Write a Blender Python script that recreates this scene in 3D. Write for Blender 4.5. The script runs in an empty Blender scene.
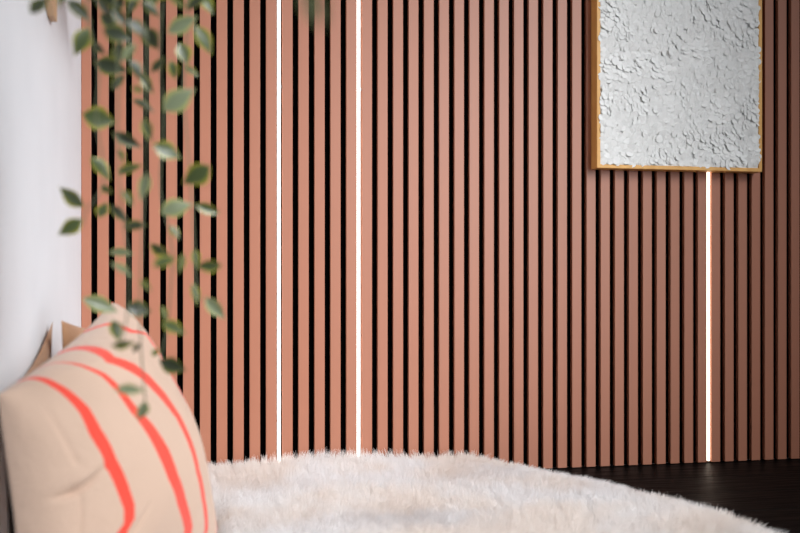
import bpy, bmesh, math, random
import numpy as np
from mathutils import Vector, Matrix, noise

scene = bpy.context.scene
C = scene.collection
R = math.radians

# ------------------------------------------------------------------ camera
cam_d = bpy.data.cameras.new('camera')
cam = bpy.data.objects.new('camera', cam_d)
C.objects.link(cam)
cam.location = (0.0, -2.483, 0.49)
cam.rotation_euler = (R(90), 0, R(-11.69))
cam_d.sensor_width = 36
cam_d.lens = 45.0
cam_d.shift_y = 0.0194
cam_d.clip_start = 0.02
cam_d.dof.use_dof = True
cam_d.dof.focus_distance = 2.5
cam_d.dof.aperture_fstop = 2.8
cam_d.dof.aperture_blades = 9
scene.camera = cam

# ------------------------------------------------------------------ world and light
world = bpy.data.worlds.new('world')
scene.world = world
world.use_nodes = True
bg = world.node_tree.nodes['Background']
bg.inputs[0].default_value = (0.86, 0.92, 1.0, 1)
bg.inputs[1].default_value = 0.13


def area(name, loc, target, sx, sy, power, color, spread=180):
    l = bpy.data.lights.new(name, 'AREA')
    l.shape = 'RECTANGLE'
    l.size, l.size_y = sx, sy
    l.energy = power
    l.color = color
    l.spread = R(spread)
    o = bpy.data.objects.new(name, l)
    C.objects.link(o)
    o.location = loc
    d = Vector(target) - Vector(loc)
    o.rotation_euler = d.to_track_quat('-Z', 'Y').to_euler()
    return o


area('window_daylight', (2.0, -3.0, 2.4), (0.17, -0.4, 0.3), 1.6, 1.6, 15.5, (0.965, 0.98, 1.0), 49)
area('window_daylight_low', (1.9, -3.2, 1.0), (0.25, -0.2, 0.45), 0.9, 1.8, 6.2, (0.965, 0.98, 1.0), 49)

scene.view_settings.view_transform = 'Standard'
scene.view_settings.look = 'None'
scene.view_settings.gamma = 1
scene.view_settings.exposure = 0.0
scene.view_settings.use_curve_mapping = False


# ------------------------------------------------------------------ helpers
def mat(name, color, rough=0.6, spec=0.5, emit=None, strength=0, sheen=0):
    m = bpy.data.materials.new(name)
    m.use_nodes = True
    b = m.node_tree.nodes['Principled BSDF']
    b.inputs['Base Color'].default_value = (*color, 1)
    b.inputs['Roughness'].default_value = rough
    b.inputs['Specular IOR Level'].default_value = spec
    if sheen:
        b.inputs['Sheen Weight'].default_value = sheen
    if emit:
        b.inputs['Emission Color'].default_value = (*emit, 1)
        b.inputs['Emission Strength'].default_value = strength
    return m


def nodes(m):
    t = m.node_tree
    return t, t.nodes['Principled BSDF']


def noise_color(m, c1, c2, scale, stretch=(1, 1, 1), detail=4, lo=0.35, hi=0.65, bump=0.0, bump_dist=0.002):
    t, b = nodes(m)
    tc = t.nodes.new('ShaderNodeTexCoord')
    mp = t.nodes.new('ShaderNodeMapping')
    mp.inputs['Scale'].default_value = stretch
    nz = t.nodes.new('ShaderNodeTexNoise')
    nz.inputs['Scale'].default_value = scale
    nz.inputs['Detail'].default_value = detail
    cr = t.nodes.new('ShaderNodeValToRGB')
    cr.color_ramp.elements[0].position = lo
    cr.color_ramp.elements[1].position = hi
    cr.color_ramp.elements[0].color = (*c1, 1)
    cr.color_ramp.elements[1].color = (*c2, 1)
    t.links.new(tc.outputs['Object'], mp.inputs[0])
    t.links.new(mp.outputs[0], nz.inputs['Vector'])
    t.links.new(nz.outputs[0], cr.inputs[0])
    t.links.new(cr.outputs[0], b.inputs['Base Color'])
    if bump:
        bp = t.nodes.new('ShaderNodeBump')
        bp.inputs['Strength'].default_value = bump
        bp.inputs['Distance'].default_value = bump_dist
        t.links.new(nz.outputs[0], bp.inputs['Height'])
        t.links.new(bp.outputs[0], b.inputs['Normal'])
    return m


def link(name, me, material=None, parent=None, smooth=False):
    if isinstance(me, bmesh.types.BMesh):
        bm = me
        me = bpy.data.meshes.new(name)
        bmesh.ops.recalc_face_normals(bm, faces=bm.faces)
        bm.to_mesh(me)
        bm.free()
    if smooth:
        for p in me.polygons:
            p.use_smooth = True
    if material and not me.materials:
        me.materials.append(material)
    o = bpy.data.objects.new(name, me)
    C.objects.link(o)
    if parent:
        o.parent = parent
    return o


def box(bm, x0, x1, y0, y1, z0, z1, bevel=0.0):
    r = bmesh.ops.create_cube(bm, size=1)
    vs = r['verts']
    for v in vs:
        v.co = Vector(((x0 + x1) / 2 + v.co.x * (x1 - x0), (y0 + y1) / 2 + v.co.y * (y1 - y0), (z0 + z1) / 2 + v.co.z * (z1 - z0)))
    if bevel:
        es = list({e for v in vs for e in v.link_edges})
        bmesh.ops.bevel(bm, geom=es, offset=bevel, segments=2, affect='EDGES', profile=0.5)


def tube(bm, pts, r0, r1=None, seg=6):
    r1 = r0 if r1 is None else r1
    rings = []
    n = len(pts)
    for i, p in enumerate(pts):
        p = Vector(p)
        a = Vector(pts[max(0, i - 1)])
        b = Vector(pts[min(n - 1, i + 1)])
        d = (b - a).normalized()
        u = d.orthogonal().normalized() if i == 0 else (u - d * u.dot(d)).normalized()
        w = d.cross(u)
        rad = r0 + (r1 - r0) * i / (n - 1)
        rings.append([bm.verts.new(p + (u * math.cos(2 * math.pi * k / seg) + w * math.sin(2 * math.pi * k / seg)) * rad) for k in range(seg)])
    for a, b in zip(rings, rings[1:]):
        for k in range(seg):
            bm.faces.new((a[k], a[(k + 1) % seg], b[(k + 1) % seg], b[k]))
    bm.faces.new(rings[0][::-1])
    bm.faces.new(rings[-1])


def thing(name, loc, label, cat, group=None):
    o = bpy.data.objects.new(name, None)
    o.empty_display_size = 0.05
    C.objects.link(o)
    o.location = loc
    o['label'] = label
    o['category'] = cat
    if group:
        o['group'] = group
    return o


def tag(o, label, cat, group=None):
    o['label'] = label
    o['category'] = cat
    if group:
        o['group'] = group
    return o


def struct(name, bm, m):
    o = link(name, bm, m)
    o['kind'] = 'structure'
    return o


# ------------------------------------------------------------------ materials
M_slat = noise_color(mat('terracotta_slat', (0.5, 0.24, 0.16), 0.42, 0.5), (0.405, 0.158, 0.093), (0.435, 0.173, 0.103), 3, (1, 1, 0.2))
M_felt = mat('black_felt', (0.002, 0.0015, 0.0015), 0.95, 0.0)
M_wall = noise_color(mat('white_plaster', (0.8, 0.8, 0.8), 0.75, 0.3), (0.79, 0.82, 0.86), (0.82, 0.85, 0.89), 6, bump=0.05)
M_oak = noise_color(mat('oak', (0.5, 0.28, 0.1), 0.45, 0.4), (0.74, 0.39, 0.11), (0.86, 0.48, 0.15), 30, (1, 1, 0.06), bump=0.1)
M_canvas = mat('canvas', (0.5, 0.5, 0.48), 0.9, 0.2)
M_paper = mat('white_paper', (0.93, 0.93, 0.91), 0.8, 0.2)
M_led = mat('led_white', (1, 1, 1), 0.5, 0.5, (1.0, 0.93, 0.86), 9)
M_alu = mat('aluminium', (0.5, 0.5, 0.5), 0.35, 0.5)
M_stem = mat('vine_stem', (0.16, 0.17, 0.10), 0.6, 0.4)
M_pot = noise_color(mat('pot_glaze', (0.7, 0.68, 0.64), 0.5), (0.66, 0.64, 0.6), (0.74, 0.72, 0.68), 20)
M_soil = noise_color(mat('soil', (0.03, 0.02, 0.015), 0.95), (0.02, 0.014, 0.01), (0.05, 0.035, 0.025), 90)
M_pine = noise_color(mat('light_wood', (0.62, 0.42, 0.25), 0.5, 0.4), (0.60, 0.40, 0.23), (0.70, 0.49, 0.30), 25, (1, 0.1, 1), bump=0.08)

# black boards of the floor: seams run along x, every 0.18 m
M_floor = mat('black_boards', (0.003, 0.003, 0.003), 0.38, 0.04)
t, b = nodes(M_floor)
tc = t.nodes.new('ShaderNodeTexCoord')
mp = t.nodes.new('ShaderNodeMapping')
mp.inputs['Scale'].default_value = (0.5, 9, 1)
nz = t.nodes.new('ShaderNodeTexNoise')
nz.inputs['Scale'].default_value = 12
nz.inputs['Detail'].default_value = 8
mr = t.nodes.new('ShaderNodeMapRange')
mr.inputs[1].default_value = 0.3
mr.inputs[2].default_value = 0.7
mr.inputs[3].default_value = 0.36
mr.inputs[4].default_value = 0.6
bp = t.nodes.new('ShaderNodeBump')
bp.inputs['Strength'].default_value = 0.5
bp.inputs['Distance'].default_value = 0.002
t.links.new(tc.outputs['Object'], mp.inputs[0])
t.links.new(mp.outputs[0], nz.inputs['Vector'])
t.links.new(nz.outputs[0], mr.inputs[0])
t.links.new(mr.outputs[0], b.inputs['Roughness'])
t.links.new(nz.outputs[0], bp.inputs['Height'])
t.links.new(bp.outputs[0], b.inputs['Normal'])

# ------------------------------------------------------------------ room shell
H = 2.6
XL = -0.261
bm = bmesh.new()
y = -0.185 + 0.18
rows = [(0.12, -0.175)]
while rows[-1][1] > -4.5:
    rows.append((rows[-1][1], rows[-1][1] - 0.18))
for a, c in rows:
    box(bm, XL, 4.0, c + 0.0008, a - 0.0008, -0.03, 0.0, 0.0012)
box(bm, XL, 4.0, rows[-1][1], 0.12, -0.05, -0.03)
struct('floor', bm, M_floor)
bm = bmesh.new()
box(bm, XL, 4.0, 0.022, 0.12, 0.0, H)
struct('wall_back', bm, M_wall)
bm = bmesh.new()
box(bm, XL - 0.1, XL, -4.6, 0.12, -0.05, H)
struct('wall_left', bm, M_wall)

# ------------------------------------------------------------------ slatted panels
X0, PITCH, GAP = -0.231, 0.04, 0.0142


def slat_mesh():
    bm = bmesh.new()
    box(bm, 0, PITCH - GAP, 0, 0.014, 0.002, H - 0.002, 0.0009)
    me = bpy.data.meshes.new('slat')
    bmesh.ops.recalc_face_normals(bm, faces=bm.faces)
    bm.to_mesh(me)
    bm.free()
    me.materials.append(M_slat)
    return me


SLAT = slat_mesh()


def panel(k0, k1, label):
    """slats k0..k1 inclusive; slat k sits left of gap k"""
    xa = max(XL + 0.0005, X0 + PITCH * (k0 - 1) + GAP / 2)
    xb = X0 + PITCH * k1 - GAP / 2
    t = thing('slatted_panel', (xa, 0, 0), label, 'wall panel', 'terracotta slatted wall panels')
    bm = bmesh.new()
    box(bm, 0, xb - xa, 0.014, 0.0215, 0.002, H - 0.002)
    link('felt_backing', bm, M_felt, t)
    for k in range(k0, k1 + 1):
        xs = X0 + PITCH * (k - 1) + GAP / 2
        o = bpy.data.objects.new('slat', SLAT)
        C.objects.link(o)
        o.parent = t
        if xs < XL:
            bm = bmesh.new()
            box(bm, 0, X0 - GAP / 2 - xa, 0, 0.014, 0.002, H - 0.002, 0.0009)
            me = bpy.data.meshes.new('slat')
            bmesh.ops.recalc_face_normals(bm, faces=bm.faces)
            bm.to_mesh(me)
            bm.free()
            me.materials.append(M_slat)
            o.data = me
            xs = xa
        o.location = (xs - xa, 0, 0)
    return t


panel(0, 11, 'terracotta slatted wall panel in the corner, behind the trailing plant and pillow')
panel(12, 16, 'narrow terracotta slatted panel of five slats between the two full-height light strips')
panel(17, 40, 'widest terracotta slatted panel, between the middle light strip and the strip under the picture')
panel(41, 72, 'shadowed brown slatted panel at the right edge, right of the strip under the picture')

# ------------------------------------------------------------------ light strips
for k, lab, z1, c, s in ((11, 'glowing white vertical light strip nearest the trailing plant, first from the left', H - 0.01, (1.0, 0.93, 0.87), 4.2),
                         (16, 'glowing white full-height light strip in the middle, second from the left', H - 0.01, (1.0, 0.93, 0.87), 4.2),
                         (40, 'glowing light strip running down from under the framed picture to the black floor', H - 0.01, (1.0, 0.84, 0.66), 3.0)):
    xc = X0 + PITCH * k
    t = thing('light_strip', (xc, 0, 0), lab, 'light strip', 'vertical light strips between the slats')
    bm = bmesh.new()
    box(bm, -0.0060, 0.0036, 0.009, 0.0138, 0.004, z1)
    link('channel', bm, M_felt, t)
    if k < 40:
        bm = bmesh.new()
        box(bm, 0.0027, 0.0058, 0.0, 0.012, 0.972, 0.977, 0.0006)
        link('clip', bm, M_alu, t)
    bm = bmesh.new()
    box(bm, -0.0046 if k < 40 else -0.0040, 0.0026 if k < 40 else 0.0034, 0.001, 0.009, 0.005, z1 - 0.001, 0.0015)
    link('diffuser', bm, mat('led_diffuser', (1, 1, 1), 0.5, 0.5, c, s), t)

# ------------------------------------------------------------------ framed picture of paper discs
rng = random.Random(5)
FX0, FX1, FZ0, FZ1, FD = 1.029, 1.504, 0.787, 1.60, 0.039
pic = thing('framed_artwork', ((FX0 + FX1) / 2, 0, FZ0), 'oak framed relief of overlapping white paper discs hung on the slatted wall', 'picture')
W2 = (FX1 - FX0) / 2
FH = FZ1 - FZ0
LIP = 0.010
bm = bmesh.new()
# mitred frame: a rectangle profile swept round the four corners
ring = []
for (sx, zz, dz) in ((-1, 0, 1), (1, 0, 1), (1, FH, -1), (-1, FH, -1)):
    pr = []
    for (inn, yy) in ((0, -0.0005), (0, -FD + 0.001), (0.001, -FD), (LIP - 0.001, -FD), (LIP, -FD + 0.001), (LIP, -0.0005)):
        pr.append(bm.verts.new((sx * (W2 - inn), yy, zz + dz * inn)))
    ring.append(pr)
for i in range(4):
    a, c = ring[i], ring[(i + 1) % 4]
    for j in range(6):
        bm.faces.new((a[j], a[(j + 1) % 6], c[(j + 1) % 6], c[j]))
link('frame', bm, M_oak, pic)
bm = bmesh.new()
box(bm, -W2 + LIP, W2 - LIP, -0.024, -0.002, LIP, FH - LIP)
link('canvas', bm, M_canvas, pic)


def disc(bm, x, y, z, r, tilt, az, curl):
    n = 12
    rot = Matrix.Rotation(az, 3, 'Y') @ Matrix.Rotation(tilt, 3, 'X')
    vs = []
    for k in range(n):
        a = 2 * math.pi * k / n
        px, pz = r * math.cos(a), r * math.sin(a)
        p = rot @ Vector((px, -curl * (px * px) / r, pz))
        vs.append(bm.verts.new((x + p.x, y + p.y, z + p.z)))
    c = bm.verts.new((x, y, z))
    for k in range(n):
        bm.faces.new((c, vs[k], vs[(k + 1) % n]))


bm = bmesh.new()
singles = []
nx, nzr = 76, 132
for j in range(nzr):
    for i in range(nx):
        x = -W2 + LIP + 0.001 + (i + rng.uniform(0, 1)) / nx * (2 * W2 - 2 * LIP - 0.002)
        z = LIP + 0.002 + (j + rng.uniform(0, 1)) / nzr * (FH - 2 * LIP - 0.004)
        nv = noise.noise(Vector((x * 9, 0, z * 9))) * 3
        az = nv * 1.8 + rng.uniform(-1.4, 1.4)
        r = rng.uniform(0.0065, 0.010)
        tl = math.radians(rng.uniform(9, 22))
        yy = -0.032 - rng.uniform(0, 0.008)
        cur = rng.uniform(-0.05, 0.15)
        if rng.random() < 0.016 and len(singles) < 100 and z < 0.5:
            singles.append((x, yy - 0.003, z, r * 1.1, tl, az, cur))
        else:
            disc(bm, x, yy, z, r, tl, az, cur)
o = link('paper_discs', bm, M_paper, pic)
o['kind'] = 'stuff'
for (x, yy, z, r, tl, az, cur) in singles:
    bm = bmesh.new()
    disc(bm, 0, 0, 0, r, tl, az, cur)
    o = link('paper_disc', bm, M_paper, pic)
    o.location = (x, yy, z)


# ------------------------------------------------------------------ pillows
def sm(e0, e1, x):
    u = np.clip((x - e0) / (e1 - e0), 0, 1)
    return u * u * (3 - 2 * u)


def pillow_points(A, B, Cc, D, front, back, n, concave=0.06, expo=0.5, seed=0, side=None, wrinkle=None):
    """A near top, B far top, C far bottom, D near bottom; returns front and back point grids"""
    A, B, Cc, D = (np.array(v, float) for v in (A, B, Cc, D))
    s = (1 - np.cos(np.linspace(0, math.pi, n))) / 2
    s = 0.5 * s + 0.5 * np.linspace(0, 1, n)
    S, T = np.meshgrid(s, s, indexing='ij')
    S2 = 0.5 + (S - 0.5) * (1 - concave * np.sin(math.pi * T))
    T2 = 0.5 + (T - 0.5) * (1 - concave * np.sin(math.pi * S))
    P = (A * ((1 - S2) * (1 - T2))[..., None] + B * (S2 * (1 - T2))[..., None]
         + Cc * (S2 * T2)[..., None] + D * ((1 - S2) * T2)[..., None])
    nrm = np.cross((B + Cc - A - D), (A + B - Cc - D))
    nrm = -nrm / np.linalg.norm(nrm)
    if side is not None and nrm @ np.array(side) < 0:
        nrm = -nrm
    h = (np.clip(4 * S * (1 - S), 0, 1) * np.clip(4 * T * (1 - T), 0, 1)) ** expo
    edge = np.clip(np.minimum(np.minimum(S, 1 - S), np.minimum(T, 1 - T)) / 0.08, 0, 1)
    w = np.zeros_like(S)
    for i in range(n):
        for j in range(n):
            w[i, j] = noise.noise(Vector((S[i, j] * 3 + seed, T[i, j] * 3, seed * 2.0))) * 0.010
    if wrinkle:
        w = w + wrinkle(S, T)
    F = P + nrm * (front * h + w * edge)[..., None]
    K = P - nrm * (back * h)[..., None]
    return S, T, F, K, P


def pillow_mesh(name, F, K):
    n = F.shape[0]
    verts = F.reshape(-1, 3).tolist()
    idx = np.arange(n * n).reshape(n, n)
    back = idx.copy()
    c = n * n
    for i in range(1, n - 1):
        for j in range(1, n - 1):
            verts.append(K[i, j].tolist())
            back[i, j] = c
            c += 1
    faces = []
    for i in range(n - 1):
        for j in range(n - 1):
            faces.append((idx[i, j], idx[i + 1, j], idx[i + 1, j + 1], idx[i, j + 1]))
            faces.append((back[i, j + 1], back[i + 1, j + 1], back[i + 1, j], back[i, j]))
    me = bpy.data.meshes.new(name)
    me.from_pydata(verts, [], [tuple(int(q) for q in f) for f in faces])
    bm = bmesh.new()
    bm.from_mesh(me)
    bmesh.ops.recalc_face_normals(bm, faces=bm.faces)
    bm.to_mesh(me)
    bm.free()
    return me


def cloth_mat(name, col, attr=None, rough=0.85):
    m = mat(name, col, rough, 0.2, sheen=0.25)
    t, b = nodes(m)
    tc = t.nodes.new('ShaderNodeTexCoord')
    wv = t.nodes.new('ShaderNodeTexNoise')
    wv.inputs['Scale'].default_value = 420
    wv.inputs['Detail'].default_value = 3
    n2 = t.nodes.new('ShaderNodeTexNoise')
    n2.inputs['Scale'].default_value = 24
    n2.inputs['Detail'].default_value = 6
    ad = t.nodes.new('ShaderNodeMath')
    ad.operation = 'ADD'
    ml = t.nodes.new('ShaderNodeMath')
    ml.operation = 'MULTIPLY'
    ml.inputs[1].default_value = 3.0
    t.links.new(tc.outputs['Object'], wv.inputs['Vector'])
    t.links.new(tc.outputs['Object'], n2.inputs['Vector'])
    t.links.new(n2.outputs[0], ml.inputs[0])
    t.links.new(ml.outputs[0], ad.inputs[0])
    t.links.new(wv.outputs[0], ad.inputs[1])
    bp = t.nodes.new('ShaderNodeBump')
    bp.inputs['Strength'].default_value = 0.45
    bp.inputs['Distance'].default_value = 0.004
    t.links.new(ad.outputs[0], bp.inputs['Height'])
    t.links.new(bp.outputs[0], b.inputs['Normal'])
    if attr:
        at = t.nodes.new('ShaderNodeAttribute')
        at.attribute_name = attr
        mx = t.nodes.new('ShaderNodeMix')
        mx.data_type = 'RGBA'
        mx.inputs['A'].default_value = (*col, 1)
        mx.inputs['B'].default_value = (0.88, 0.085, 0.055, 1)
        # the dye frays a little along the weave
        cr = t.nodes.new('ShaderNodeMapRange')
        cr.inputs[1].default_value = 0.4
        cr.inputs[2].default_value = 0.6
        t.links.new(at.outputs['Fac'], cr.inputs[0])
        t.links.new(cr.outputs[0], mx.inputs['Factor'])
        t.links.new(mx.outputs['Result'], b.inputs['Base Color'])
    return m


M_pink = cloth_mat('beige_linen_with_coral_stripes', (0.66, 0.47, 0.36), 'stripe')
M_tan = cloth_mat('tan_linen', (0.42, 0.225, 0.12))
M_coral = cloth_mat('coral_piping', (0.86, 0.12, 0.08))


def wr(S, T):
    """a deep fold across the near lower part and soft pulls fanning from it"""
    line = T - (0.50 + 0.03 * np.sin(S * 20))
    fade = 1 - sm(0.07, 0.20, S)
    w = fade * (-0.014 * np.exp(-(line / 0.016) ** 2) + 0.009 * np.exp(-((line + 0.05) / 0.045) ** 2))
    w += -0.0035 * np.exp(-((S - 0.05 - 0.10 * T) / 0.010) ** 2) * sm(0.05, 0.2, T) * (1 - sm(0.42, 0.48, T))
    w += -0.0035 * np.exp(-((S - 0.09) / 0.008) ** 2) * sm(0.52, 0.58, T)
    w += -0.006 * np.exp(-(((T - 0.79) + (S - 0.28) * 1.2) / 0.014) ** 2) * np.exp(-((S - 0.28) / 0.05) ** 2)
    return w


PA, PB, PC, PD = (-0.246, -1.115, 0.345), (-0.134, -0.733, 0.455), (0.03, -0.83, 0.055), (-0.205, -1.17, 0.055)
NP = 150
S, T, F, K, P = pillow_points(PA, PB, PC, PD, 0.125, 0.03, NP, 0.05, 0.40, 3.1, side=(1, -0.3, 0.3), wrinkle=wr)
# stripes: for each, knots (t, centre s, half width)
STRIPES = [
    [(0.0, 0.13, 0.0137), (0.1, 0.149, 0.0152), (0.233, 0.169, 0.0195), (0.335, 0.169, 0.0212), (0.478, 0.189, 0.0217), (0.599, 0.225, 0.0219), (0.69, 0.248, 0.0204), (0.745, 0.248, 0.0204), (0.782, 0.218, 0.0259), (1.0, 0.218, 0.0259)],
    [(0.0, 0.279, 0.005), (0.089, 0.302, 0.01), (0.143, 0.326, 0.0129), (0.225, 0.343, 0.0163), (0.335, 0.359, 0.0233), (0.427, 0.393, 0.0308), (0.547, 0.435, 0.0367), (0.665, 0.47, 0.0333), (0.775, 0.53, 0.0329), (0.888, 0.616, 0.0284), (1.0, 0.646, 0.0284)],
    [(0.0, 0.444, 0.0202), (0.044, 0.435, 0.0294), (0.106, 0.418, 0.0302), (0.169, 0.478, 0.0355), (0.248, 0.539, 0.0328), (0.351, 0.599, 0.033), (0.461, 0.649, 0.0252), (0.573, 0.665, 0.0214), (0.69, 0.674, 0.0189), (0.804, 0.721, 0.0206), (0.922, 0.789, 0.0198), (1.0, 0.789, 0.0198)],
    [(0.0, 0.682, 0.0166), (0.014, 0.721, 0.018), (0.048, 0.722, 0.026), (0.084, 0.745, 0.024), (0.136, 0.86, 0.018), (0.2, 0.845, 0.018), (0.32, 0.84, 0.018), (0.5, 0.88, 0.014), (1.0, 0.95, 0.012)],
]
#@STRIPES@
pil = thing('throw_pillow', (0, 0, 0), 'large beige pillow with wavy coral stripes leaning on the white wall', 'pillow')
me = pillow_mesh('cover', F, K)
stripe = np.zeros(NP * NP)
for kn in STRIPES:
    kn = np.array(kn)
    cs = np.interp(T, kn[:, 0], kn[:, 1])
    hw = np.interp(T, kn[:, 0], kn[:, 2])
    stripe = np.maximum(stripe, (0.5 + (hw - np.abs(S - cs)) / 0.012).clip(0, 1).reshape(-1))
at = me.attributes.new('stripe', 'FLOAT', 'POINT')
vals = np.zeros(len(me.vertices), dtype=np.float32)
vals[:NP * NP] = stripe
at.data.foreach_set('value', vals)
link('cover', me, M_pink, pil, smooth=True)
# piping along the closed seam
bm = bmesh.new()
tube(bm, [tuple(F[NP - 1, j]) for j in range(0, NP, 3)], 0.0018, 0.0018, 6)
loop = [F[0, j] for j in range(int(NP * 0.62), NP, 3)] + [F[i, NP - 1] for i in range(0, NP, 3)]
tube(bm, [tuple(p) for p in loop], 0.0012, 0.0012, 6)
link('piping', bm, M_coral, pil, smooth=True)


def plain_pillow(A, B, Cc, D, fr, bk, label, seed, concave=0.1):
    S_, T_, F_, K_, P_ = pillow_points(A, B, Cc, D, fr, bk, 60, concave, 0.5, seed, side=(1, -0.3, 0.3))
    o = link('cushion', pillow_mesh('cushion', F_, K_), M_tan, None, smooth=True)
    tag(o, label, 'cushion', 'plain tan cushions behind the striped pillow')
    return o


plain_pillow((-0.254, -1.06, 0.338), (-0.2525, -0.555, 0.418), (-0.250, -0.60, 0.07), (-0.252, -0.95, 0.07), 0.007, 0.005,
             'thin tan cushion flat against the white wall, its pointed corner left of the other', 1.0, 0.16)
plain_pillow((-0.222, -0.68, 0.424), (-0.150, -0.34, 0.396), (-0.11, -0.36, 0.06), (-0.205, -0.70, 0.06), 0.045, 0.02,
             'tan cushion whose orange-brown corner shows between the striped pillow and the slats', 2.0, 0.06)

# ------------------------------------------------------------------ sheepskin rug
RUG = [(-0.235, -0.03), (0.0, -0.03), (0.2, -0.028), (0.4, -0.028), (0.58, -0.035), (0.70, -0.05), (0.765, -0.15), (0.82, -0.275),
       (0.885, -0.38), (0.925, -0.51), (0.985, -0.65), (1.02, -0.76), (1.015, -0.92), (0.96, -1.2), (0.8, -1.38), (0.3, -1.42), (-0.1, -1.40), (-0.235, -1.3)]
RP = np.array(RUG)


def inside(px, py):
    r = np.zeros(px.shape, bool)
    j = len(RP) - 1
    for i in range(len(RP)):
        xi, yi = RP[i]
        xj, yj = RP[j]
        c = ((yi > py) != (yj > py)) & (px < (xj - xi) * (py - yi) / (yj - yi + 1e-12) + xi)
        r ^= c
        j = i
    return r


def edge_dist(px, py):
    best = np.full(px.shape, 9.0)
    dx = np.zeros(px.shape)
    dy = np.zeros(px.shape)
    for i in range(len(RP)):
        a = RP[i]
        c = RP[(i + 1) % len(RP)]
        ab = c - a
        tt = np.clip(((px - a[0]) * ab[0] + (py - a[1]) * ab[1]) / (ab @ ab), 0, 1)
        qx, qy = a[0] + tt * ab[0] - px, a[1] + tt * ab[1] - py
        d = np.hypot(qx, qy)
        m = d < best
        best = np.where(m, d, best)
        # outward normal of this clockwise polygon side
        L = np.hypot(*ab)
        dx = np.where(m, -ab[1] / L, dx)
        dy = np.where(m, ab[0] / L, dy)
    return best, dx, dy


def smooth_noise(x, y, f, seed):
    r = np.random.RandomState(seed)
    o = np.zeros(x.shape)
    for _ in range(7):
        a = r.uniform(0, 2 * math.pi)
        k = f * r.uniform(0.6, 1.6)
        o += np.sin(k * (x * math.cos(a) + y * math.sin(a)) + r.uniform(0, 6.28))
    return o / 3.0


rug = thing('sheepskin_rug', (0.35, -0.7, 0), 'fluffy cream white sheepskin spread over the black floor in front of the slats', 'rug')
bm = bmesh.new()
top = [bm.verts.new((x - 0.35, y + 0.7, 0.010)) for x, y in RUG]
bot = [bm.verts.new((x - 0.35, y + 0.7, 0.001)) for x, y in RUG]
bm.faces.new(top)
bm.faces.new(bot[::-1])
for i in range(len(RUG)):
    j = (i + 1) % len(RUG)
    bm.faces.new((top[i], bot[i], bot[j], top[j]))
link('hide', bm, mat('sheepskin_hide', (0.75, 0.68, 0.6), 0.9, 0.2), rug)

rs = np.random.RandomState(7)
NH = 230000
bx = rs.uniform(-0.24, 1.0, NH)
by = rs.uniform(-1.42, -0.02, NH)
k = inside(bx, by)
# far from the camera side the hair is denser in view; thin it out beyond the frame
k &= (by > -1.0) | (rs.uniform(size=NH) < 0.5)
bx, by = bx[k], by[k]
NH = len(bx)
ed, ox, oy = edge_dist(bx, by)
# clumps: jittered cells
cs_ = 0.020
jx = np.floor(bx / cs_)
jy = np.floor(by / cs_)
hx = np.sin(jx * 127.1 + jy * 311.7) * 43758.5453
hy = np.sin(jx * 269.5 + jy * 183.3) * 43758.5453
hz = np.sin(jx * 419.2 + jy * 371.9) * 43758.5453
hx -= np.floor(hx)
hy -= np.floor(hy)
hz -= np.floor(hz)
cx = (jx + 0.2 + 0.6 * hx) * cs_
cy = (jy + 0.2 + 0.6 * hy) * cs_
fx = smooth_noise(cx, cy, 14, 1) * 0.5 + (hx - 0.5) * 0.45
fy = smooth_noise(cx, cy, 14, 2) * 0.5 + (hy - 0.5) * 0.45
near_edge = np.clip(1 - ed / 0.06, 0, 1)
wallside = np.clip((by + 0.10) / 0.08, 0, 1)
lean_x = fx * 0.5 + ox * near_edge * 0.9 * (1 - wallside)
lean_y = fy * 0.5 + oy * near_edge * 0.9 * (1 - wallside)
rise = 0.048 + 0.004 * smooth_noise(bx, by, 9, 3) + 0.007 * (hz - 0.5)
rise -= 0.010 * wallside * np.clip(1 - (bx - 0.05) / 0.25, 0, 1)
rise += 0.010 * wallside * (0.6 + 0.8 * smooth_noise(bx, bx * 0, 14, 5))
rise *= (1 - 0.25 * near_edge * (1 - wallside))
# flattened where the pillows rest
under = (bx < 0.0 + (by + 0.82) * 0.0) & (by < -0.42)
pcx = np.clip(1 - np.maximum(bx - (0.04 + 0.55 * np.minimum(by + 0.82, 0)), 0) / 0.03, 0, 1) * (by < -0.43)
rise *= (1 - 0.45 * pcx)
PTS = 5
pos = np.zeros((NH, PTS, 3), np.float32)
rx = rs.normal(0, 0.006, NH)
ry = rs.normal(0, 0.006, NH)
lz = rs.uniform(0.82, 1.12, NH)
for q in range(PTS):
    u = q / (PTS - 1)
    g = u ** 1.5
    tx = bx + (cx - bx) * 0.36 * g + lean_x * rise * 0.9 * g + rx * g
    ty = by + (cy - by) * 0.36 * g + lean_y * rise * 0.9 * g + ry * g
    ty = np.minimum(ty, -0.003)
    tx = np.maximum(tx, XL + 0.004)
    lean = np.hypot(lean_x, lean_y)
    tz = 0.009 + rise * lz * (u - 0.22 * u * u * np.clip(lean, 0, 1.3)) / 0.95
    pos[:, q, 0] = tx - 0.35
    pos[:, q, 1] = ty + 0.7
    pos[:, q, 2] = tz
hc = bpy.data.hair_curves.new('fleece')
hc.add_curves([PTS] * NH)
hc.position_data.foreach_set('vector', pos.reshape(-1))
ra = hc.attributes.get('radius') or hc.attributes.new('radius', 'FLOAT', 'POINT')
rad = np.tile(np.array([0.0008, 0.0008, 0.00065, 0.0004, 0.0001], np.float32), NH)
ra.data.foreach_set('value', rad)
M_fur = bpy.data.materials.new('cream_fleece')
M_fur.use_nodes = True
t = M_fur.node_tree
b = t.nodes['Principled BSDF']
b.inputs['Roughness'].default_value = 0.75
b.inputs['Specular IOR Level'].default_value = 0.2
tc = t.nodes.new('ShaderNodeTexCoord')
nz = t.nodes.new('ShaderNodeTexNoise')
nz.inputs['Scale'].default_value = 5
nz.inputs['Detail'].default_value = 2
cr = t.nodes.new('ShaderNodeValToRGB')
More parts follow.
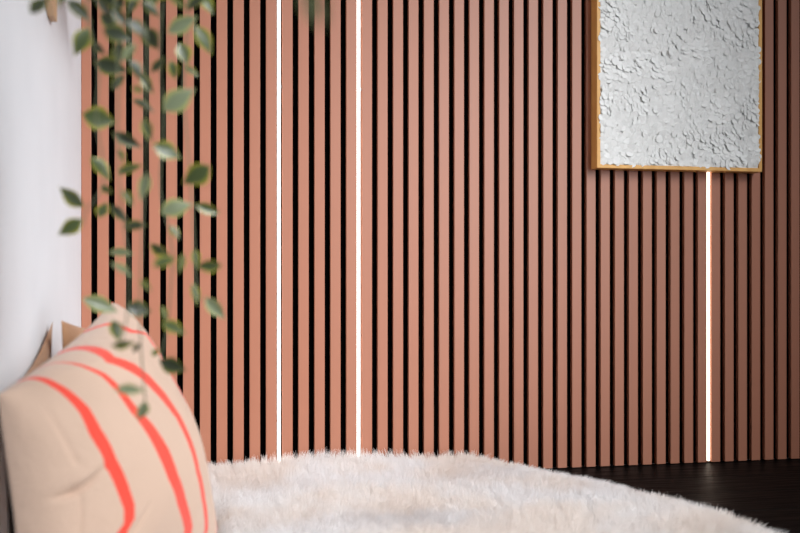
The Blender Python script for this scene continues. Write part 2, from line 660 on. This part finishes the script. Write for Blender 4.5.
cr.color_ramp.elements[0].position = 0.42
cr.color_ramp.elements[1].position = 0.62
cr.color_ramp.elements[0].color = (0.975, 0.97, 0.97, 1)
cr.color_ramp.elements[1].color = (0.965, 0.92, 0.88, 1)
tr = t.nodes.new('ShaderNodeBsdfTranslucent')
mx = t.nodes.new('ShaderNodeMixShader')
mx.inputs[0].default_value = 0.5
t.links.new(tc.outputs['Object'], nz.inputs['Vector'])
t.links.new(nz.outputs[0], cr.inputs[0])
t.links.new(cr.outputs[0], b.inputs['Base Color'])
t.links.new(cr.outputs[0], tr.inputs['Color'])
t.links.new(b.outputs[0], mx.inputs[1])
t.links.new(tr.outputs[0], mx.inputs[2])
t.links.new(mx.outputs[0], t.nodes['Material Output'].inputs['Surface'])
hc.materials.append(M_fur)
fl = bpy.data.objects.new('fleece', hc)
C.objects.link(fl)
fl.parent = rug
fl['kind'] = 'stuff'

# ------------------------------------------------------------------ shelf and trailing plant
shelf = thing('wall_shelf', (XL, -1.0, 1.115), 'light wood shelf fixed to the white wall above the pillow, only its bracket showing', 'shelf')
bm = bmesh.new()
box(bm, 0.001, 0.165, -0.45, 0.60, 0.0, 0.022, 0.003)
link('board', bm, M_pine, shelf)


def bracket_bm(y1):
    bm = bmesh.new()
    prof = [(y1, 0.0), (y1, -0.139), (y1 - 0.045, -0.139), (y1 - 0.33, 0.0)]
    lo = [bm.verts.new((0.001, a, c)) for a, c in prof]
    hi = [bm.verts.new((0.012, a, c)) for a, c in prof]
    bm.faces.new(lo)
    bm.faces.new(hi[::-1])
    for i in range(4):
        j = (i + 1) % 4
        bm.faces.new((lo[i], hi[i], hi[j], lo[j]))
    return bm


link('bracket', bracket_bm(0.477), M_pine, shelf)
link('bracket', bracket_bm(-0.20), M_pine, shelf)

plant = thing('trailing_plant', (-0.165, -1.28, 1.137), 'green trailing vine hanging in front of the white wall and slats', 'plant')
PO = Vector((-0.165, -1.28, 1.137))
bm = bmesh.new()
prof = [(0.0, 0.0), (0.045, 0.0), (0.062, 0.09), (0.066, 0.105), (0.061, 0.105), (0.056, 0.085), (0.0, 0.085)]
n = 28
rings = []
for r_, z_ in prof:
    rings.append([bm.verts.new((r_ * math.cos(2 * math.pi * k / n), r_ * math.sin(2 * math.pi * k / n), z_)) for k in range(n)] if r_ else [bm.verts.new((0, 0, z_))])
for a, c in zip(rings, rings[1:]):
    for k in range(n):
        q = (k + 1) % n
        if len(a) == 1:
            bm.faces.new((a[0], c[k], c[q]))
        elif len(c) == 1:
            bm.faces.new((a[k], a[q], c[0]))
        else:
            bm.faces.new((a[k], a[q], c[q], c[k]))
link('pot', bm, M_pot, plant, smooth=True)

STEMS = [
    [(-0.05, -1.293, 0.885), (-0.052, -1.293, 0.793), (-0.053, -1.293, 0.712), (-0.054, -1.293, 0.619), (-0.058, -1.293, 0.538), (-0.06, -1.293, 0.469), (-0.059, -1.293, 0.417), (-0.054, -1.293, 0.351)],
    [(-0.087, -1.343, 0.866), (-0.084, -1.343, 0.778), (-0.081, -1.343, 0.712), (-0.081, -1.343, 0.635), (-0.077, -1.343, 0.569), (-0.07, -1.343, 0.514), (-0.071, -1.343, 0.459), (-0.078, -1.343, 0.415)],
    [(-0.008, -1.263, 0.898), (-0.007, -1.263, 0.791), (-0.011, -1.263, 0.719), (-0.006, -1.263, 0.648), (0.0, -1.263, 0.564), (0.003, -1.263, 0.492), (0.01, -1.263, 0.468)],
    [(-0.033, -1.233, 0.906), (-0.039, -1.233, 0.772), (-0.035, -1.233, 0.687), (-0.039, -1.233, 0.602), (-0.025, -1.233, 0.529), (-0.03, -1.233, 0.444), (-0.039, -1.233, 0.393)],
    [(-0.106, -1.363, 0.858), (-0.111, -1.363, 0.782), (-0.1, -1.363, 0.718), (-0.102, -1.363, 0.664), (-0.094, -1.363, 0.6), (-0.113, -1.363, 0.565), (-0.115, -1.363, 0.551)],
    [(0.045, -1.85, 0.76), (0.047, -2.03, 0.63)],
]


def catmull(pts, m=6):
    pts = [Vector(p) for p in pts]
    pts = [pts[0] * 2 - pts[1]] + pts + [pts[-1] * 2 - pts[-2]]
    out = []
    for i in range(1, len(pts) - 2):
        p0, p1, p2, p3 = pts[i - 1:i + 3]
        for q in range(m):
            u = q / m
            out.append(0.5 * ((2 * p1) + (p2 - p0) * u + (2 * p0 - 5 * p1 + 4 * p2 - p3) * u * u + (3 * p1 - p0 - 3 * p2 + p3) * u ** 3))
    out.append(pts[-2])
    return out


paths = []
for i, sp in enumerate(STEMS):
    a = 0.5 + i * 0.5
    sx = -0.165 + 0.02 * math.cos(a)
    sy = -1.28 - 0.02 * math.sin(a)
    hx_ = sp[0][0]
    ex = max(hx_, -0.005) if i != 5 else 0.03
    ey = sp[0][1] if i != 5 else -1.55
    lead = [(sx, sy, 1.225), (-0.105, (sy + ey) / 2, 1.268), (-0.03, ey, 1.16), (0.5 * (ex - 0.03), ey, 1.02)]
    if hx_ < -0.02 and i != 5:   # these fall over the near end of the board
        lead = [(sx, sy, 1.225), (sx * 0.5 + hx_ * 0.5, -1.38, 1.262), (hx_, -1.475, 1.15), (hx_, -1.43, 1.0)]
    pth = catmull(lead + sp)
    paths.append(pth)
    bm = bmesh.new()
    tube(bm, [tuple(p - PO) for p in pth], 0.0012, 0.0008, 6)
    link('stem', bm, M_stem, plant, smooth=True)

# leaf: ovate, folded along the midrib, pale yellow-green margin
def leaf_mat(name, mid, rim):
    m = mat(name, mid, 0.3, 0.6)
    t, b = nodes(m)
    at = t.nodes.new('ShaderNodeAttribute')
    at.attribute_name = 'rim'
    nz = t.nodes.new('ShaderNodeTexNoise')
    nz.inputs['Scale'].default_value = 120
    ad = t.nodes.new('ShaderNodeMath')
    ad.operation = 'MULTIPLY_ADD'
    ad.inputs[1].default_value = 0.13
    mr = t.nodes.new('ShaderNodeMapRange')
    mr.inputs[1].default_value = 0.6
    mr.inputs[2].default_value = 1.15
    mx = t.nodes.new('ShaderNodeMix')
    mx.data_type = 'RGBA'
    mx.inputs['A'].default_value = (*mid, 1)
    mx.inputs['B'].default_value = (*rim, 1)
    t.links.new(nz.outputs[0], ad.inputs[0])
    t.links.new(at.outputs['Fac'], ad.inputs[2])
    t.links.new(ad.outputs[0], mr.inputs[0])
    t.links.new(mr.outputs[0], mx.inputs['Factor'])
    t.links.new(mx.outputs['Result'], b.inputs['Base Color'])
    tr = t.nodes.new('ShaderNodeBsdfTranslucent')
    t.links.new(mx.outputs['Result'], tr.inputs['Color'])
    ms = t.nodes.new('ShaderNodeMixShader')
    ms.inputs[0].default_value = 0.3
    t.links.new(b.outputs[0], ms.inputs[1])
    t.links.new(tr.outputs[0], ms.inputs[2])
    t.links.new(ms.outputs[0], t.nodes['Material Output'].inputs['Surface'])
    return m


LM = [leaf_mat('leaf_dark', (0.048, 0.062, 0.036), (0.26, 0.28, 0.04)),
      leaf_mat('leaf_mid', (0.10, 0.135, 0.055), (0.55, 0.52, 0.05)),
      leaf_mat('leaf_pale', (0.25, 0.30, 0.18), (0.52, 0.55, 0.14))]


def leaf_mesh(m, wid, fold, droop):
    bm = bmesh.new()
    rows = []
    N = 10
    for i in range(N + 1):
        u = i / N
        w = wid * (math.sin(math.pi * u ** 0.85) ** 1.25) * (1 - 0.15 * u) * 1.08 if 0 < i < N else 0.0
        z = -droop * u * u
        row = []
        cols = (-1, -0.5, 0, 0.5, 1) if w > 0 else (0,)
        for c in cols:
            row.append((bm.verts.new((c * w, u, z + abs(c) * w * fold)), abs(c)))
        rows.append(row)
    rim = {}
    for a, c in zip(rows, rows[1:]):
        if len(a) == 1:
            for k in range(4):
                bm.faces.new((a[0][0], c[k + 1][0], c[k][0]))
        elif len(c) == 1:
            for k in range(4):
                bm.faces.new((a[k][0], a[k + 1][0], c[0][0]))
        else:
            for k in range(4):
                bm.faces.new((a[k][0], a[k + 1][0], c[k + 1][0], c[k][0]))
    vals = []
    for r_i, row in enumerate(rows):
        for v, c in row:
            vals.append(c if len(row) > 1 else 1.0)
    # petiole
    me = bpy.data.meshes.new('leaf')
    bm.to_mesh(me)
    bm.free()
    a = me.attributes.new('rim', 'FLOAT', 'POINT')
    a.data.foreach_set('value', vals)
    for p in me.polygons:
        p.use_smooth = True
    me.materials.append(m)
    return me


lr = random.Random(11)
LMESH = [[leaf_mesh(m, w, f, d) for (w, f, d) in ((0.25, 0.35, 0.10), (0.30, 0.2, 0.18), (0.21, 0.5, 0.05))] for m in LM]
LEAVES = [
    (-0.171, -1.351, 0.778, -0.156, -1.35, 0.797), (-0.138, -1.322, 0.803, -0.113, -1.32, 0.782), (-0.12, -1.265, 0.787, -0.133, -1.271, 0.757),
    (-0.083, -1.4, 0.776, -0.067, -1.396, 0.759), (-0.097, -1.346, 0.766, -0.068, -1.349, 0.758), (-0.121, -1.184, 0.764, -0.084, -1.184, 0.756),
    (-0.098, -1.219, 0.724, -0.083, -1.219, 0.743), (-0.03, -1.262, 0.786, 0.002, -1.267, 0.805), (0.002, -1.263, 0.797, 0.022, -1.259, 0.768),
    (-0.056, -1.288, 0.786, -0.042, -1.285, 0.763), (-0.049, -1.255, 0.74, -0.033, -1.261, 0.757), (-0.012, -1.236, 0.753, 0.006, -1.235, 0.743),
    (-0.033, -1.337, 0.681, -0.002, -1.342, 0.704), (-0.074, -1.213, 0.714, -0.048, -1.213, 0.702), (-0.129, -1.245, 0.689, -0.094, -1.24, 0.682),
    (-0.095, -1.246, 0.669, -0.063, -1.241, 0.653), (-0.045, -1.316, 0.646, -0.015, -1.312, 0.634), (-0.084, -1.305, 0.642, -0.076, -1.3, 0.627),
    (-0.016, -1.21, 0.788, -0.007, -1.214, 0.763), (-0.064, -1.373, 0.699, -0.053, -1.376, 0.695), (-0.125, -1.191, 0.645, -0.101, -1.191, 0.622),
    (-0.088, -1.265, 0.617, -0.061, -1.268, 0.628), (-0.052, -1.291, 0.618, -0.059, -1.293, 0.586), (0.019, -1.326, 0.622, -0.008, -1.325, 0.602),
    (-0.038, -1.274, 0.571, -0.004, -1.27, 0.583), (0.002, -1.253, 0.584, 0.03, -1.248, 0.574), (-0.129, -1.215, 0.581, -0.158, -1.209, 0.603),
    (-0.128, -1.255, 0.564, -0.151, -1.259, 0.546), (-0.112, -1.214, 0.568, -0.105, -1.208, 0.588), (-0.099, -1.204, 0.586, -0.079, -1.203, 0.564),
    (-0.081, -1.246, 0.555, -0.056, -1.249, 0.559), (-0.101, -1.22, 0.526, -0.073, -1.219, 0.525), (-0.089, -1.34, 0.511, -0.066, -1.346, 0.496),
    (-0.052, -1.215, 0.538, -0.03, -1.209, 0.522), (-0.042, -1.384, 0.506, -0.02, -1.38, 0.518), (-0.011, -1.313, 0.523, -0.016, -1.317, 0.501),
    (0.032, -1.338, 0.509, 0.005, -1.335, 0.507), (0.002, -1.211, 0.532, 0.004, -1.216, 0.509), (-0.001, -1.268, 0.489, 0.005, -1.273, 0.465),
    (0.014, -1.245, 0.472, 0.036, -1.247, 0.447), (-0.133, -1.209, 0.47, -0.094, -1.203, 0.455), (-0.076, -1.292, 0.462, -0.049, -1.286, 0.456),
    (-0.035, -1.335, 0.445, -0.01, -1.34, 0.434), (-0.092, -1.271, 0.446, -0.084, -1.277, 0.424), (-0.087, -1.36, 0.421, -0.063, -1.361, 0.424),
    (-0.039, -1.269, 0.397, -0.011, -1.273, 0.386), (-0.081, -1.394, 0.377, -0.052, -1.389, 0.375), (-0.052, -1.334, 0.358, -0.059, -1.328, 0.336),
    (-0.039, -1.206, 0.461, -0.033, -1.207, 0.443), (-0.067, -1.302, 0.409, -0.06, -1.301, 0.42), (-0.048, -1.261, 0.402, -0.04, -1.26, 0.411),
    (-0.111, -1.28, 0.825, -0.085, -1.279, 0.812), (-0.071, -1.196, 0.854, -0.079, -1.196, 0.823), (-0.059, -1.308, 0.809, -0.037, -1.305, 0.797),
    (-0.027, -1.351, 0.806, -0.008, -1.353, 0.793), (0.009, -1.188, 0.856, 0.024, -1.188, 0.834), (-0.136, -1.282, 0.837, -0.149, -1.288, 0.807),
    (-0.081, -1.312, 0.764, -0.083, -1.311, 0.739), (-0.067, -1.399, 0.765, -0.049, -1.397, 0.751), (-0.041, -1.264, 0.841, -0.05, -1.269, 0.815),
    (-0.006, -1.265, 0.814, 0.013, -1.265, 0.834), (-0.102, -1.254, 0.845, -0.119, -1.255, 0.825), (-0.108, -1.247, 0.605, -0.095, -1.245, 0.596),
    (-0.055, -1.398, 0.492, -0.044, -1.403, 0.482), (-0.027, -1.254, 0.756, -0.02, -1.249, 0.736), (-0.076, -1.348, 0.591, -0.065, -1.348, 0.575),
    (-0.027, -1.273, 0.557, -0.017, -1.275, 0.542), (-0.054, -1.323, 0.675, -0.047, -1.325, 0.65), (-0.106, -1.322, 0.807, -0.089, -1.321, 0.786),
    (-0.081, -1.337, 0.815, -0.058, -1.338, 0.805), (-0.1, -1.233, 0.767, -0.074, -1.239, 0.76), (-0.115, -1.278, 0.77, -0.101, -1.275, 0.755),
    (-0.062, -1.335, 0.755, -0.077, -1.338, 0.735), (-0.047, -1.226, 0.837, -0.02, -1.229, 0.847), (-0.129, -1.362, 0.799, -0.111, -1.363, 0.808),
    (-0.004, -1.249, 0.847, 0.015, -1.254, 0.828), (-0.075, -1.332, 0.808, -0.088, -1.334, 0.789), (-0.064, -1.22, 0.747, -0.049, -1.22, 0.723),
    (-0.111, -1.215, 0.817, -0.09, -1.219, 0.797), (-0.069, -1.329, 0.738, -0.056, -1.327, 0.719), (0.049, -2.033, 0.623, 0.058, -2.028, 0.608),
]

PALE = {7, 12, 22, 24, 31, 32, 40, 39, 46, 47, 72, 80}
DARK = {0, 1, 3, 4, 5, 6, 9, 10, 13, 15, 29, 30, 41, 45, 49, 51, 52, 53, 57, 58, 60, 61, 68, 70, 71, 74, 76, 78, 79}
cam_p = Vector((0.0, -2.483, 0.49))
for i, L in enumerate(LEAVES):
    p = Vector(L[:3])
    q = Vector(L[3:])
    d = q - p
    ln = d.length * 1.12
    d.normalize()
    nrm = Vector((lr.uniform(-0.7, 0.7), -1, lr.uniform(-0.3, 0.9))).normalized()
    nrm = (nrm - d * nrm.dot(d)).normalized()
    xa = d.cross(nrm).normalized()
    mset = LMESH[2] if i in PALE else LMESH[0] if i in DARK else LMESH[1]
    o = bpy.data.objects.new('leaf', lr.choice(mset))
    C.objects.link(o)
    o.parent = plant
    wscale = lr.uniform(0.85, 1.2)
    m = Matrix(((xa.x * wscale, d.x, nrm.x, 0), (xa.y * wscale, d.y, nrm.y, 0), (xa.z * wscale, d.z, nrm.z, 0), (0, 0, 0, 1)))
    o.matrix_local = Matrix.Translation(p - PO) @ m @ Matrix.Scale(ln, 4)
    # thin stalk from the leaf base to the nearest point of a stem above it
    best = min((pt for pth in paths for pt in pth), key=lambda c_: (c_ - p).length + (0.03 if c_.z < p.z else 0))
    if (best - p).length < 0.12:
        midp = (best + p) / 2 + Vector((0, 0, 0.004))
        sb = bmesh.new()
        inv = o.matrix_local.inverted()
        tube(sb, [tuple(c_ - PO) for c_ in (best, midp, p, p + d * ln * 0.1)], 0.0008, 0.0006, 5)
        sb.transform(inv)
        st = link('leaf_stalk', sb, M_stem, o, smooth=True)
